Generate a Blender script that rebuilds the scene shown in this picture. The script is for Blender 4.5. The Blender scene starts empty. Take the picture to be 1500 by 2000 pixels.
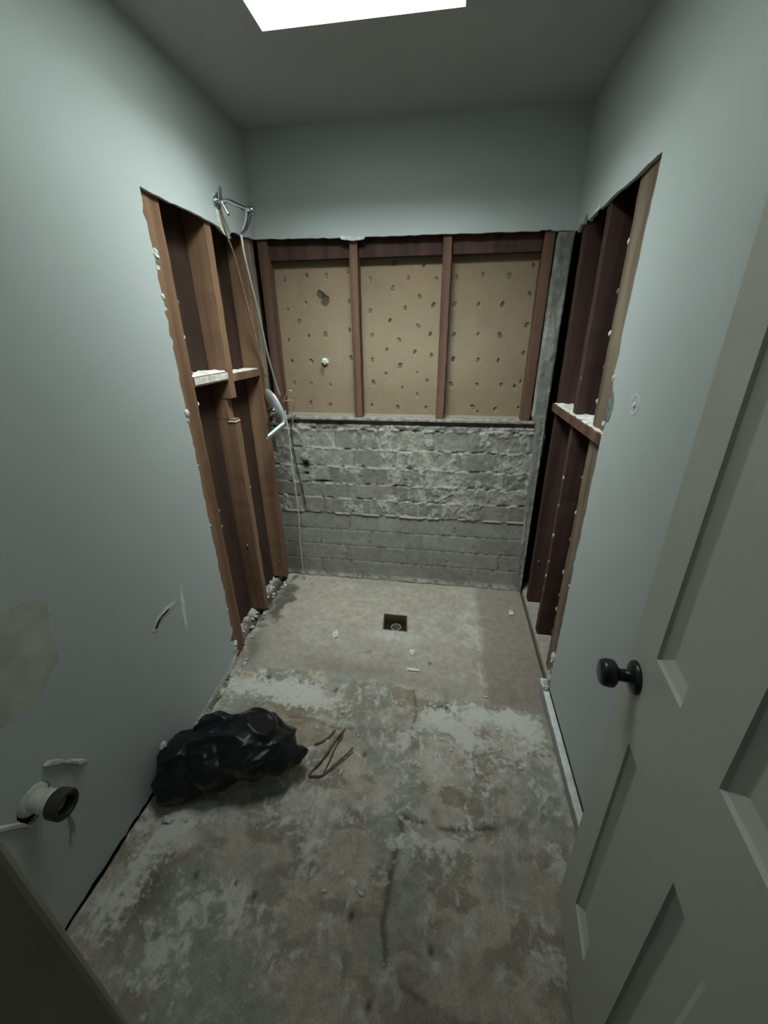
import bpy, bmesh, math, random
import numpy as np
from mathutils import Vector, Matrix, Euler
scene = bpy.context.scene
col = scene.collection
PI = math.pi

# ------------------------------------------------------------------ camera
cam_d = bpy.data.cameras.new('camera')
cam_d.sensor_fit = 'VERTICAL'; cam_d.sensor_height = 36.0; cam_d.sensor_width = 27.0
cam_d.lens = 774.25 / 2000 * 36.0
cam_d.clip_start = 0.02
cam = bpy.data.objects.new('camera', cam_d); col.objects.link(cam)
r_ = Vector((0.98874, 0.14941, -0.00783)); u_ = Vector((-0.05391, 0.40465, 0.91288)); f_ = Vector((-0.13956, 0.90218, -0.40815))
cam.matrix_world = Matrix(((r_.x, u_.x, -f_.x, 0.9894), (r_.y, u_.y, -f_.y, -2.2479), (r_.z, u_.z, -f_.z, 1.5330), (0, 0, 0, 1)))
scene.camera = cam

# ------------------------------------------------------------------ world, light, exposure
SKY_STRENGTH = 10.0
world = bpy.data.worlds.new('overcast_sky'); scene.world = world; world.use_nodes = True
bg = world.node_tree.nodes['Background']
bg.inputs['Color'].default_value = (0.905, 1.0, 0.965, 1)
# overcast sky, brighter on the side behind the camera than over the far wall
_nt = world.node_tree; _tc = _nt.nodes.new('ShaderNodeTexCoord'); _sp = _nt.nodes.new('ShaderNodeSeparateXYZ'); _mr = _nt.nodes.new('ShaderNodeMapRange')
_nt.links.new(_tc.outputs['Generated'], _sp.inputs[0]); _nt.links.new(_sp.outputs['Y'], _mr.inputs['Value'])
_mr.interpolation_type = 'SMOOTHSTEP'
_mr.inputs['From Min'].default_value = -0.50; _mr.inputs['From Max'].default_value = 0.30
_mr.inputs['To Min'].default_value = SKY_STRENGTH * 2.4; _mr.inputs['To Max'].default_value = SKY_STRENGTH * 0.26
_mz = _nt.nodes.new('ShaderNodeMapRange'); _nt.links.new(_sp.outputs['Z'], _mz.inputs['Value'])        # an overcast sky is dimmer towards the horizon
_mz.inputs['From Min'].default_value = 0.30; _mz.inputs['From Max'].default_value = 0.90; _mz.inputs['To Min'].default_value = 0.60; _mz.inputs['To Max'].default_value = 1.0
_mu = _nt.nodes.new('ShaderNodeMath'); _mu.operation = 'MULTIPLY'; _nt.links.new(_mr.outputs['Result'], _mu.inputs[0]); _nt.links.new(_mz.outputs['Result'], _mu.inputs[1])
_nt.links.new(_mu.outputs[0], bg.inputs['Strength'])
# portal at the top of the skylight shaft: guides the sky's own light into the room
pl = bpy.data.lights.new('skylight_portal', 'AREA'); pl.shape = 'RECTANGLE'; pl.size = 0.66; pl.size_y = 0.69
pl.cycles.is_portal = True
plo = bpy.data.objects.new('skylight_portal', pl); col.objects.link(plo); plo.location = (0.674, -0.92, 2.73)
scene.view_settings.view_transform = 'Standard'; scene.view_settings.look = 'None'
scene.view_settings.exposure = 1.72; scene.view_settings.gamma = 1.0
scene.view_settings.use_curve_mapping = False
scene.cycles.max_bounces = 10; scene.cycles.diffuse_bounces = 6
scene.cycles.use_denoising = True

# ------------------------------------------------------------------ room dimensions (metres)
W = 1.524; H = 2.396; CUT = 1.962; CUTY = -0.822; CUTR = -0.797; FRONT = -2.13

# ------------------------------------------------------------------ helpers
def link(o, parent=None):
    col.objects.link(o)
    if parent is not None: o.parent = parent
    return o
def tag(o, label=None, cat=None, group=None, kind=None):
    if label: o['label'] = label
    if cat: o['category'] = cat
    if group: o['group'] = group
    if kind: o['kind'] = kind
    return o
def empty(name, loc, rot=(0, 0, 0)):
    o = bpy.data.objects.new(name, None); o.empty_display_size = 0.05; o.location = loc; o.rotation_euler = rot
    return link(o)
def finish(name, bm, mat, parent=None, smooth=False, bevel=0.0, seg=2):
    bmesh.ops.recalc_face_normals(bm, faces=bm.faces[:])
    me = bpy.data.meshes.new(name); bm.to_mesh(me); bm.free()
    me.materials.append(mat)
    if smooth:
        for p in me.polygons: p.use_smooth = True
    o = link(bpy.data.objects.new(name, me), parent)
    if bevel > 0:
        m = o.modifiers.new('bevel', 'BEVEL'); m.width = bevel; m.segments = seg; m.limit_method = 'ANGLE'
    return o
def box(bm, x0, x1, y0, y1, z0, z1):
    vs = [bm.verts.new(p) for p in ((x0, y0, z0), (x1, y0, z0), (x1, y1, z0), (x0, y1, z0), (x0, y0, z1), (x1, y0, z1), (x1, y1, z1), (x0, y1, z1))]
    for f in ((0, 3, 2, 1), (4, 5, 6, 7), (0, 1, 5, 4), (1, 2, 6, 5), (2, 3, 7, 6), (3, 0, 4, 7)): bm.faces.new([vs[i] for i in f])
    return vs
def lathe(bm, prof, n=32, mtx=None, cap=True):
    mtx = mtx or Matrix.Identity(4); rings = []
    for r, z in prof:
        rings.append([bm.verts.new(mtx @ Vector((r * math.cos(2*PI*k/n), r * math.sin(2*PI*k/n), z))) for k in range(n)])
    for a, b in zip(rings[:-1], rings[1:]):
        for k in range(n): bm.faces.new((a[k], a[(k+1) % n], b[(k+1) % n], b[k]))
    if cap:
        bm.faces.new(rings[0][::-1]); bm.faces.new(rings[-1])
def frame_to(p, d):
    z = Vector(d).normalized(); return Matrix.Translation(Vector(p)) @ z.to_track_quat('Z', 'Y').to_matrix().to_4x4()
def smooth_path(pts, sub=6):
    P = [Vector(p) for p in pts]; out = []
    for i in range(len(P) - 1):
        p0 = P[max(i-1, 0)]; p1 = P[i]; p2 = P[i+1]; p3 = P[min(i+2, len(P)-1)]
        for k in range(sub):
            t = k / sub
            out.append(0.5 * ((2*p1) + (p2-p0)*t + (2*p0-5*p1+4*p2-p3)*t*t + (3*p1-p0-3*p2+p3)*t*t*t))
    out.append(P[-1]); return out
def tube(bm, pts, rad, n=10, smooth=True, sub=6, caps=True):
    P = smooth_path(pts, sub) if smooth else [Vector(p) for p in pts]
    rr = rad if callable(rad) else (lambda t: rad)
    prev = None; rings = []; N = len(P)
    for i, p in enumerate(P):
        d = (P[min(i+1, N-1)] - P[max(i-1, 0)]).normalized()
        if prev is None:
            a = d.cross(Vector((0, 0, 1)))
            if a.length < .1: a = d.cross(Vector((1, 0, 0)))
        else: a = prev - d * prev.dot(d)
        a.normalize(); prev = a; b = d.cross(a); r = rr(i / max(N-1, 1))
        rings.append([bm.verts.new(p + (a*math.cos(2*PI*k/n) + b*math.sin(2*PI*k/n)) * r) for k in range(n)])
    for A, B in zip(rings[:-1], rings[1:]):
        for k in range(n): bm.faces.new((A[k], A[(k+1) % n], B[(k+1) % n], B[k]))
    if caps:
        bm.faces.new(rings[0][::-1]); bm.faces.new(rings[-1])

# value noise in numpy
_rng = np.random.RandomState(7)
_lat = _rng.rand(256, 256)
def vnoise(x, y, seed=0):
    x = x + seed * 17.31; y = y + seed * 5.77
    xi = np.floor(x).astype(int); yi = np.floor(y).astype(int); fx = x - xi; fy = y - yi
    fx = fx*fx*(3-2*fx); fy = fy*fy*(3-2*fy)
    a = _lat[xi & 255, yi & 255]; b = _lat[(xi+1) & 255, yi & 255]; c = _lat[xi & 255, (yi+1) & 255]; d = _lat[(xi+1) & 255, (yi+1) & 255]
    return a*(1-fx)*(1-fy) + b*fx*(1-fy) + c*(1-fx)*fy + d*fx*fy
def fbm(x, y, s, oct=4, seed=0):
    v = 0; a = 0.5; t = 0
    for o in range(oct):
        v = v + a * vnoise(x*s, y*s, seed + o*3); t += a; a *= 0.5; s *= 2.03
    return v / t
def sst(v, a, b):
    t = np.clip((v - a) / (b - a), 0, 1); return t*t*(3-2*t)
def blob(X, Y, cx, cy, rx, ry, ang=0):
    c, s = math.cos(ang), math.sin(ang); u = (X-cx)*c + (Y-cy)*s; v = -(X-cx)*s + (Y-cy)*c
    return np.exp(-((u/rx)**2 + (v/ry)**2))
def segd(X, Y, pts):
    d = np.full(X.shape, 9.0)
    for (ax, ay), (bx, by) in zip(pts[:-1], pts[1:]):
        L = (bx-ax)**2 + (by-ay)**2; t = np.clip(((X-ax)*(bx-ax) + (Y-ay)*(by-ay)) / L, 0, 1)
        d = np.minimum(d, np.hypot(X - ax - t*(bx-ax), Y - ay - t*(by-ay)))
    return d
def gridmesh(name, X, Y, Z, C, mat, parent=None, mask=None, A=None):
    n, m = X.shape
    me = bpy.data.meshes.new(name)
    idx = np.arange(n*m).reshape(n, m)
    q = np.stack([idx[:-1, :-1], idx[1:, :-1], idx[1:, 1:], idx[:-1, 1:]], -1).reshape(-1, 4)
    if mask is not None:
        mk = (mask[:-1, :-1] & mask[1:, :-1] & mask[1:, 1:] & mask[:-1, 1:]).reshape(-1); q = q[mk]
    me.vertices.add(n*m); me.vertices.foreach_set('co', np.stack([X, Y, Z], -1).astype(np.float32).reshape(-1))
    me.loops.add(q.size); me.loops.foreach_set('vertex_index', q.reshape(-1).astype(np.int32))
    me.polygons.add(len(q)); me.polygons.foreach_set('loop_start', np.arange(0, q.size, 4, dtype=np.int32))
    me.polygons.foreach_set('use_smooth', np.ones(len(q), dtype=bool))
    me.update(calc_edges=True); me.validate()
    if C is not None:
        at = me.color_attributes.new('Col', 'FLOAT_COLOR', 'POINT')
        cc = np.concatenate([np.clip(C, 0, 1), (np.zeros(C.shape[:2] + (1,)) if A is None else A[..., None])], -1)
        at.data.foreach_set('color', cc.astype(np.float32).reshape(-1))
    me.materials.append(mat)
    return link(bpy.data.objects.new(name, me), parent)

# ------------------------------------------------------------------ materials
def mat_new(name):
    m = bpy.data.materials.new(name); m.use_nodes = True
    nt = m.node_tree; b = nt.nodes['Principled BSDF']; return m, nt, b
def N(nt, t, **kw):
    n = nt.nodes.new(t)
    for k, v in kw.items(): setattr(n, k, v)
    return n
def noise_mat(name, c1, c2, scale=8, detail=6, rough=0.8, bump=0.2, bscale=60, stretch=(1, 1, 1), metallic=0, lo=0.35, hi=0.65, spec=0.3, bdist=0.002):
    m, nt, b = mat_new(name)
    tc = N(nt, 'ShaderNodeTexCoord'); mp = N(nt, 'ShaderNodeMapping'); mp.inputs['Scale'].default_value = stretch
    nt.links.new(tc.outputs['Object'], mp.inputs['Vector'])
    no = N(nt, 'ShaderNodeTexNoise'); no.inputs['Scale'].default_value = scale; no.inputs['Detail'].default_value = detail
    nt.links.new(mp.outputs[0], no.inputs['Vector'])
    cr = N(nt, 'ShaderNodeValToRGB'); cr.color_ramp.elements[0].position = lo; cr.color_ramp.elements[1].position = hi
    cr.color_ramp.elements[0].color = (*c1, 1); cr.color_ramp.elements[1].color = (*c2, 1)
    nt.links.new(no.outputs['Fac'], cr.inputs['Fac']); nt.links.new(cr.outputs['Color'], b.inputs['Base Color'])
    n2 = N(nt, 'ShaderNodeTexNoise'); n2.inputs['Scale'].default_value = bscale; n2.inputs['Detail'].default_value = 5
    nt.links.new(mp.outputs[0], n2.inputs['Vector'])
    bp = N(nt, 'ShaderNodeBump'); bp.inputs['Strength'].default_value = bump; bp.inputs['Distance'].default_value = bdist
    nt.links.new(n2.outputs['Fac'], bp.inputs['Height']); nt.links.new(bp.outputs['Normal'], b.inputs['Normal'])
    b.inputs['Roughness'].default_value = rough; b.inputs['Metallic'].default_value = metallic
    b.inputs['Specular IOR Level'].default_value = spec
    return m
def attr_mat(name, rough=0.9, bscale=180, bump=0.35, dust=None):
    m, nt, b = mat_new(name)
    at = N(nt, 'ShaderNodeAttribute'); at.attribute_name = 'Col'
    tc = N(nt, 'ShaderNodeTexCoord'); no = N(nt, 'ShaderNodeTexNoise'); no.inputs['Scale'].default_value = bscale; no.inputs['Detail'].default_value = 6
    nt.links.new(tc.outputs['Object'], no.inputs['Vector'])
    mr = N(nt, 'ShaderNodeMapRange'); mr.inputs['From Min'].default_value = 0.3; mr.inputs['From Max'].default_value = 0.7
    mr.inputs['To Min'].default_value = 0.86; mr.inputs['To Max'].default_value = 1.14
    nt.links.new(no.outputs['Fac'], mr.inputs['Value'])
    mx = N(nt, 'ShaderNodeVectorMath', operation='SCALE'); nt.links.new(at.outputs['Color'], mx.inputs[0]); nt.links.new(mr.outputs['Result'], mx.inputs['Scale'])
    nt.links.new(mx.outputs['Vector'], b.inputs['Base Color'])
    bp = N(nt, 'ShaderNodeBump'); bp.inputs['Strength'].default_value = bump; bp.inputs['Distance'].default_value = 0.002
    nt.links.new(no.outputs['Fac'], bp.inputs['Height']); nt.links.new(bp.outputs['Normal'], b.inputs['Normal'])
    if dust is not None:      # alpha of the attribute = how much plaster dust lies there; broken up finely
        n2 = N(nt, 'ShaderNodeTexNoise'); n2.inputs['Scale'].default_value = 42; n2.inputs['Detail'].default_value = 8; n2.inputs['Roughness'].default_value = .68
        nt.links.new(tc.outputs['Object'], n2.inputs['Vector'])
        ad = N(nt, 'ShaderNodeMath', operation='MULTIPLY_ADD'); ad.inputs[1].default_value = 3.2; nt.links.new(n2.outputs['Fac'], ad.inputs[0]); nt.links.new(at.outputs['Alpha'], ad.inputs[2])
        m2 = N(nt, 'ShaderNodeMapRange'); m2.inputs['From Min'].default_value = 1.88; m2.inputs['From Max'].default_value = 2.35; nt.links.new(ad.outputs[0], m2.inputs['Value'])
        n3 = N(nt, 'ShaderNodeTexNoise'); n3.inputs['Scale'].default_value = 26; n3.inputs['Detail'].default_value = 9; n3.inputs['Roughness'].default_value = .7
        nt.links.new(tc.outputs['Object'], n3.inputs['Vector'])
        m3 = N(nt, 'ShaderNodeMapRange'); m3.inputs['From Min'].default_value = .30; m3.inputs['From Max'].default_value = .70; m3.inputs['To Min'].default_value = .78; m3.inputs['To Max'].default_value = 1.22
        nt.links.new(n3.outputs['Fac'], m3.inputs['Value'])
        v3 = N(nt, 'ShaderNodeVectorMath', operation='SCALE'); nt.links.new(mx.outputs['Vector'], v3.inputs[0]); nt.links.new(m3.outputs['Result'], v3.inputs['Scale'])
        mc = N(nt, 'ShaderNodeMix'); mc.data_type = 'RGBA'; pass
        mc.inputs[7].default_value = (*dust, 1); nt.links.new(m2.outputs['Result'], mc.inputs[0]); nt.links.new(v3.outputs['Vector'], mc.inputs[6])
        nt.links.new(mc.outputs[2], b.inputs['Base Color'])
        hh = N(nt, 'ShaderNodeMath', operation='ADD'); nt.links.new(no.outputs['Fac'], hh.inputs[0]); nt.links.new(m2.outputs['Result'], hh.inputs[1]); nt.links.new(hh.outputs[0], bp.inputs['Height'])
    b.inputs['Roughness'].default_value = rough; b.inputs['Specular IOR Level'].default_value = 0.2
    return m
M_wall = noise_mat('painted_drywall', (.45, .475, .48), (.48, .505, .51), scale=2.5, rough=.75, bump=.12, bscale=140, lo=.2, hi=.8)
M_ceil = noise_mat('painted_ceiling', (.42, .43, .42), (.45, .46, .45), scale=2, rough=.85, bump=.1, bscale=120)
M_trim = noise_mat('cream_trim_paint', (.46, .45, .41), (.50, .49, .45), scale=3, rough=.5, bump=.06, bscale=60, stretch=(1, 1, .1))
M_jamb = noise_mat('olive_cream_jamb_paint', (.17, .16, .12), (.20, .19, .145), scale=3, rough=.5, bump=.06, bscale=60)
M_wood = noise_mat('old_redwood', (.15, .078, .046), (.25, .145, .088), scale=14, rough=.8, bump=.5, bscale=60, stretch=(1.2, 1.2, .07))
M_woodR = noise_mat('old_dark_redwood', (.075, .038, .028), (.17, .092, .062), scale=14, rough=.8, bump=.5, bscale=60, stretch=(1.2, 1.2, .07))
M_woodG = noise_mat('dusty_plastered_wood', (.11, .07, .05), (.30, .26, .21), scale=16, rough=.9, bump=.6, bscale=70, stretch=(1.2, 1.2, .22))
M_dark = noise_mat('near_black_redwood', (.040, .019, .015), (.085, .043, .033), scale=14, rough=.8, bump=.5, bscale=60, stretch=(1.2, 1.2, .07))
M_edge = noise_mat('plaster_stained_brown_wood', (.10, .065, .045), (.24, .18, .135), scale=14, rough=.9, bump=.6, bscale=70, stretch=(1.2, 1.2, .12))
M_back = noise_mat('dark_cavity_boards', (.035, .018, .012), (.07, .035, .022), scale=7, rough=.9, bump=.5, bscale=40, stretch=(1, 1, .2))
M_plaster = noise_mat('broken_plaster', (.50, .50, .47), (.72, .72, .68), scale=40, rough=.95, bump=.9, bscale=90)
M_gyp = noise_mat('scuffed_drywall', (.48, .48, .44), (.66, .65, .60), scale=30, rough=.95, bump=.5, bscale=80)
M_bare = noise_mat('bare_drywall_patch', (.40, .39, .34), (.52, .50, .44), scale=14, rough=.95, bump=.6, bscale=50)
M_grit = noise_mat('grey_gouge', (.10, .11, .10), (.28, .30, .28), scale=40, rough=.95, bump=.6, bscale=80)
M_dust = noise_mat('white_plaster_dust', (.50, .46, .44), (.82, .78, .74), scale=30, rough=1, bump=.8, bscale=60)
M_chrome = noise_mat('worn_chrome', (.42, .44, .46), (.62, .64, .65), scale=10, rough=.12, bump=.03, bscale=30, metallic=1)
M_plate = noise_mat('dulled_chrome_plate', (.58, .60, .60), (.74, .76, .76), scale=14, rough=.25, bump=.1, bscale=20, metallic=.45, spec=.6)
M_hose = noise_mat('metal_hose', (.42, .42, .40), (.62, .62, .60), scale=200, rough=.4, bump=.6, bscale=400, metallic=.6)
M_cable = noise_mat('brown_cable', (.20, .14, .10), (.34, .25, .19), scale=60, rough=.7)
M_string = noise_mat('grey_string', (.38, .37, .34), (.55, .54, .50), scale=100, rough=.9)
M_copper = noise_mat('tarnished_copper', (.35, .22, .12), (.62, .45, .28), scale=60, rough=.4, metallic=.7)
M_blackmetal = noise_mat('black_knob_metal', (.008, .009, .011), (.016, .017, .02), scale=10, rough=.3, bump=.05, spec=.5)
M_bag = noise_mat('black_bin_bag', (.006, .007, .009), (.014, .015, .018), scale=8, rough=.36, bump=.35, bscale=26, spec=.40, bdist=.006)
M_pvc = noise_mat('white_plastic_pipe', (.50, .51, .46), (.62, .63, .57), scale=30, rough=.5, bump=.3, bscale=60)
M_rubber = noise_mat('dark_slip_nut', (.028, .024, .026), (.05, .043, .045), scale=20, rough=.6)
M_hole = noise_mat('wall_hole_dark', (.02, .017, .014), (.05, .045, .04), scale=20, rough=1)
M_bb = noise_mat('grey_baseboard_face', (.33, .33, .35), (.38, .38, .39), scale=12, rough=.8, bump=.3)
M_bbt = noise_mat('white_baseboard_top', (.62, .62, .60), (.80, .80, .77), scale=40, rough=.9, bump=.6)
M_twig = noise_mat('rusty_wire', (.10, .075, .05), (.22, .17, .12), scale=60, rough=.8)
M_grid = attr_mat('bare_mortar_floor', bump=.6, dust=(.62, .59, .54))
M_brick = attr_mat('grey_brick_and_mortar', bscale=220, bump=.45, dust=(.42, .40, .355))
M_lath = attr_mat('tan_backing_board', rough=.95, bscale=300, bump=.25)
M_shaft = noise_mat('white_shaft_paint', (.60, .62, .60), (.64, .66, .64), scale=4, rough=.8, bump=.05)

# ------------------------------------------------------------------ drywall sheets with ragged cut edges
def wavy(a, b, step=.02, amp=.004, rnd=None, sharp=0.0):
    """points from a to b in the sheet's plane, jittered sideways"""
    rnd = rnd or random.Random(1)
    L = math.hypot(b[0]-a[0], b[1]-a[1]); n = max(2, int(L/step)); nx, ny = -(b[1]-a[1])/L, (b[0]-a[0])/L; out = []
    for i in range(1, n):
        t = i/n; j = rnd.uniform(-amp, amp)
        if rnd.random() < sharp: j += rnd.uniform(-2.5, 2.5)*amp
        out.append((a[0]+(b[0]-a[0])*t + nx*j, a[1]+(b[1]-a[1])*t + ny*j))
    return out
def sheet(name, outline, holes, to3d, thick, mat, parent=None):
    """outline in 2D; to3d(u, v, w) -> point, w = 0 visible face, w = thick rear"""
    bm = bmesh.new(); loops = [outline] + holes; es = []; fl = []
    for lp in loops:
        vs = [bm.verts.new(to3d(u, v, 0)) for u, v in lp]; fl.append(vs)
        es += [bm.edges.new((vs[i], vs[(i+1) % len(vs)])) for i in range(len(vs))]
    bmesh.ops.triangle_fill(bm, edges=es, use_beauty=True)
    front = bm.faces[:]; dup = {}
    for vs, lp in zip(fl, loops):
        for v, (a, b) in zip(vs, lp): dup[v] = bm.verts.new(to3d(a, b, thick))
    for f in front: bm.faces.new([dup[v] for v in f.verts][::-1])
    for vs in fl:
        for i in range(len(vs)):
            a, b = vs[i], vs[(i+1) % len(vs)]; bm.faces.new((a, b, dup[b], dup[a]))
    return finish(name, bm, mat, parent)

rd = random.Random(11)
# left: (y, z); opening y > CUTY, z < CUT
lo = [(FRONT, .001)] + wavy((FRONT, .002), (-1.25, .003), .02, .004, rd) + [(-1.22, 0), (CUTY-.004, 0.0)]
lo += wavy((CUTY-.004, 0.0), (CUTY, .16), .012, .010, rd, .5)
lo += wavy((CUTY, .16), (CUTY-.002, CUT), .022, .0035, rd, .12)
lo += [(CUTY-.002, CUT+.004)] + wavy((CUTY, CUT), (-.40, CUT-.002), .03, .0025, rd)
lo += [(-.40, 1.959), (-.365, 1.956), (-.34, 1.949), (-.315, 1.940), (-.285, 1.938), (-.262, 1.944), (-.245, 1.955), (-.22, 1.961)]
lo += wavy((-.22, 1.96), (0, CUT+.012), .03, .003, rd) + [(0, CUT+.012), (0, H), (FRONT, H)]
ph = []
for k in range(26):
    a = 2*PI*k/26; r = .041 + rd.uniform(-.003, .005) + (.012 if math.sin(a) < -.4 else 0); ph.append((-1.765 + r*math.cos(a), .448 + r*math.sin(a)))
wall_left = tag(sheet('wall_left', lo, [ph], lambda y, z, w: (-w, y, z), .013, M_wall), kind='structure')
# right: opening y > CUTR
ro = [(FRONT, 0), (CUTR-.012, 0)]
ro += wavy((CUTR-.012, 0.0), (CUTR-.022, .25), .012, .007, rd, .5)
ro += wavy((CUTR-.022, .25), (CUTR-.006, 1.13), .025, .003, rd, .15)
ro += [(CUTR-.005, 1.15), (CUTR-.004, 1.21), (CUTR-.016, 1.25), (CUTR-.022, 1.30), (CUTR-.020, 1.35), (CUTR-.008, 1.38), (CUTR+.004, 1.42), (CUTR-.004, 1.47), (CUTR+.007, 1.53)]
ro += wavy((CUTR+.006, 1.53), (CUTR, CUT+.006), .025, .003, rd, .1) + [(CUTR, CUT+.01)]
ro += wavy((CUTR, CUT+.01), (-.28, CUT-.002), .03, .003, rd) + wavy((-.28, CUT-.002), (0, CUT-.006), .014, .008, rd, .5) + [(0, CUT-.006), (0, H), (FRONT, H)]
wall_right = tag(sheet('wall_right', ro, [], lambda y, z, w: (W + w, y, z), .013, M_wall), kind='structure')
# back: strip above the cut
bo = [(-.013, CUT+.012)] + wavy((-.013, CUT+.012), (.44, CUT+.004), .03, .0025, rd) + [(.44, CUT+.004), (.45, CUT-.006), (.50, CUT-.010), (.545, CUT-.008), (.56, CUT+.003)]
bo += wavy((.56, CUT+.003), (1.35, CUT-.003), .03, .002, rd) + wavy((1.35, CUT-.003), (W+.013, CUT-.006), .015, .006, rd, .3) + [(W+.013, CUT-.006), (W+.013, H), (-.013, H)]
wall_back = tag(sheet('wall_back', bo, [], lambda x, z, w: (x, w, z), .013, M_wall), kind='structure')
def solid(name, x0, x1, y0, y1, z0, z1, mat, bevel=0, kind='structure'):
    bm = bmesh.new(); box(bm, x0, x1, y0, y1, z0, z1); o = finish(name, bm, mat, bevel=bevel)
    if kind: o['kind'] = kind
    return o
# white flaps of torn paper on the cut edges
def flake(name, pts, to3d, thick, mat, parent, jit=.0015, seed=0):
    r = random.Random(seed); out = []
    for i in range(len(pts)):
        a, b = pts[i], pts[(i+1) % len(pts)]; out.append(a); out += wavy(a, b, .008, jit, r)
    return sheet(name, out, [], to3d, -thick, mat, parent)
flake('torn_paper_flap', [(.437, CUT+.012), (.44, CUT-.003), (.50, CUT-.012), (.555, CUT-.008), (.562, CUT+.006), (.52, CUT+.004), (.48, CUT+.008)], lambda x, z, w: (x, -.0005+w, z), .004, M_plaster, wall_back)
flake('torn_paper_flap', [(-.36, 2.00), (-.355, 1.955), (-.33, 1.938), (-.29, 1.925), (-.262, 1.930), (-.29, 1.955), (-.318, 2.0), (-.34, 2.06), (-.365, 2.07)], lambda y, z, w: (.0005-w, y, z), .003, M_plaster, wall_left)
flake('torn_paper_flap', [(-.335, 1.972), (-.33, 1.958), (-.24, 1.950), (-.23, 1.958), (-.28, 1.968)], lambda y, z, w: (W-.0005+w, y, z), .005, M_plaster, wall_right)
flake('bare_patch', [(-1.75, .70), (-1.77, .93), (-1.62, .95), (-1.575, .945), (-1.553, .90), (-1.572, .83), (-1.575, .75), (-1.62, .72), (-1.68, .69)], lambda y, z, w: (.0003-w, y, z), .0012, M_bare, wall_left, .006, 3)
flake('gouge', [(-1.268, .575), (-1.235, .604), (-1.19, .612), (-1.13, .607), (-1.125, .600), (-1.17, .588), (-1.215, .588), (-1.25, .563)], lambda y, z, w: (.0003-w, y, z), .002, M_plaster, wall_left, .004, 4)
flake('gouge', [(-1.262, .577), (-1.23, .598), (-1.17, .603), (-1.172, .597), (-1.222, .590), (-1.25, .571)], lambda y, z, w: (.0026-w, y, z), .0006, M_hole, wall_left, .002, 5)
flake('scrape', [(-1.080, .650), (-1.085, .57), (-1.100, .48), (-1.116, .424), (-1.114, .48), (-1.108, .56), (-1.094, .62)], lambda y, z, w: (.0003-w, y, z), .0006, M_bbt, wall_left, .001, 6)
flake('gouge', [(-.812, 1.262), (-.800, 1.30), (-.806, 1.345), (-.826, 1.362), (-.845, 1.33), (-.842, 1.285), (-.83, 1.262)], lambda y, z, w: (W-.0003+w, y, z), .0015, M_grit, wall_right, .003, 7)
flake('torn_base_edge', [(-.815, .0), (-.812, .12), (-.80, .14), (-.792, .10), (-.80, .0)], lambda y, z, w: (W-.0003+w, y, z), .006, M_plaster, wall_right, .005, 8)
flake('torn_base_edge', [(-1.24, .0), (-1.20, .015), (-1.10, .022), (-1.02, .03), (-.93, .025), (-.86, .045), (-.835, .06), (-.84, .0)], lambda y, z, w: (.0003-w, y, z), .003, M_gyp, wall_left, .008, 9)

tag(solid('wall_left_cavity', -.145, -.108, FRONT-.10, .135, -.14, H, M_back), kind='structure')
tag(solid('wall_right_cavity', W+.112, W+.148, FRONT-.10, .135, -.14, H, M_back), kind='structure')
solid('wall_back_rear', -.108, W+.112, .1155, .135, -.14, H, M_back)
solid('light_leak_slab', -.42, 2.12, FRONT-1.62, .135, -.16, -.14, M_back)  # unseen slab added to stop light leaking in from below
# ceiling with the skylight opening
SX0, SX1, SY0, SY1 = .364, .984, -1.25, -.59
def rect_sheet(name, rect, hole, z, thick, mat):
    return tag(sheet(name, [(rect[0], rect[2]), (rect[1], rect[2]), (rect[1], rect[3]), (rect[0], rect[3])], [[(hole[0], hole[2]), (hole[1], hole[2]), (hole[1], hole[3]), (hole[0], hole[3])]] if hole else [],
                     lambda x, y, w: (x, y, z+w), thick, mat), kind='structure')
rect_sheet('ceiling', (-.145, W+.148, FRONT-.12, .135), (SX0, SX1, SY0, SY1), H, .02, M_ceil)
SH = .30
bm = bmesh.new(); t = .02
box(bm, SX0-t, SX0, SY0-t, SY1+t, H+.0205, H+SH); box(bm, SX1, SX1+t, SY0-t, SY1+t, H+.0205, H+SH)
box(bm, SX0, SX1, SY0-t, SY0, H+.0205, H+SH); box(bm, SX0, SX1, SY1, SY1+t, H+.0205, H+SH)
tag(finish('ceiling_skylight_shaft', bm, M_shaft), kind='structure')
# skylight glazing
mg, ntg, bgl = mat_new('skylight_glass'); ntg.nodes.remove(bgl)
tr = N(ntg, 'ShaderNodeBsdfTransparent'); tr.inputs['Color'].default_value = (.93, .95, .94, 1)
gl = N(ntg, 'ShaderNodeBsdfGlossy'); gl.inputs['Roughness'].default_value = .05
mxs = N(ntg, 'ShaderNodeMixShader'); mxs.inputs['Fac'].default_value = .05
ntg.links.new(tr.outputs[0], mxs.inputs[1]); ntg.links.new(gl.outputs[0], mxs.inputs[2]); ntg.links.new(mxs.outputs[0], ntg.nodes['Material Output'].inputs['Surface'])
sky = empty('window_1', ((SX0+SX1)/2, (SY0+SY1)/2, H+SH)); sky['kind'] = 'structure'
bm = bmesh.new(); hx, hy = (SX1-SX0)/2, (SY1-SY0)/2; box(bm, -hx-.01, hx+.01, -hy-.01, hy+.01, .012, .016); finish('window_pane', bm, mg, sky)
bm = bmesh.new()
box(bm, -hx-.03, -hx, -hy-.03, hy+.03, .0005, .03); box(bm, hx, hx+.03, -hy-.03, hy+.03, .0005, .03)
box(bm, -hx, hx, -hy-.03, -hy, .0005, .03); box(bm, -hx, hx, hy, hy+.03, .0005, .03); finish('window_frame', bm, M_shaft, sky)
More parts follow.
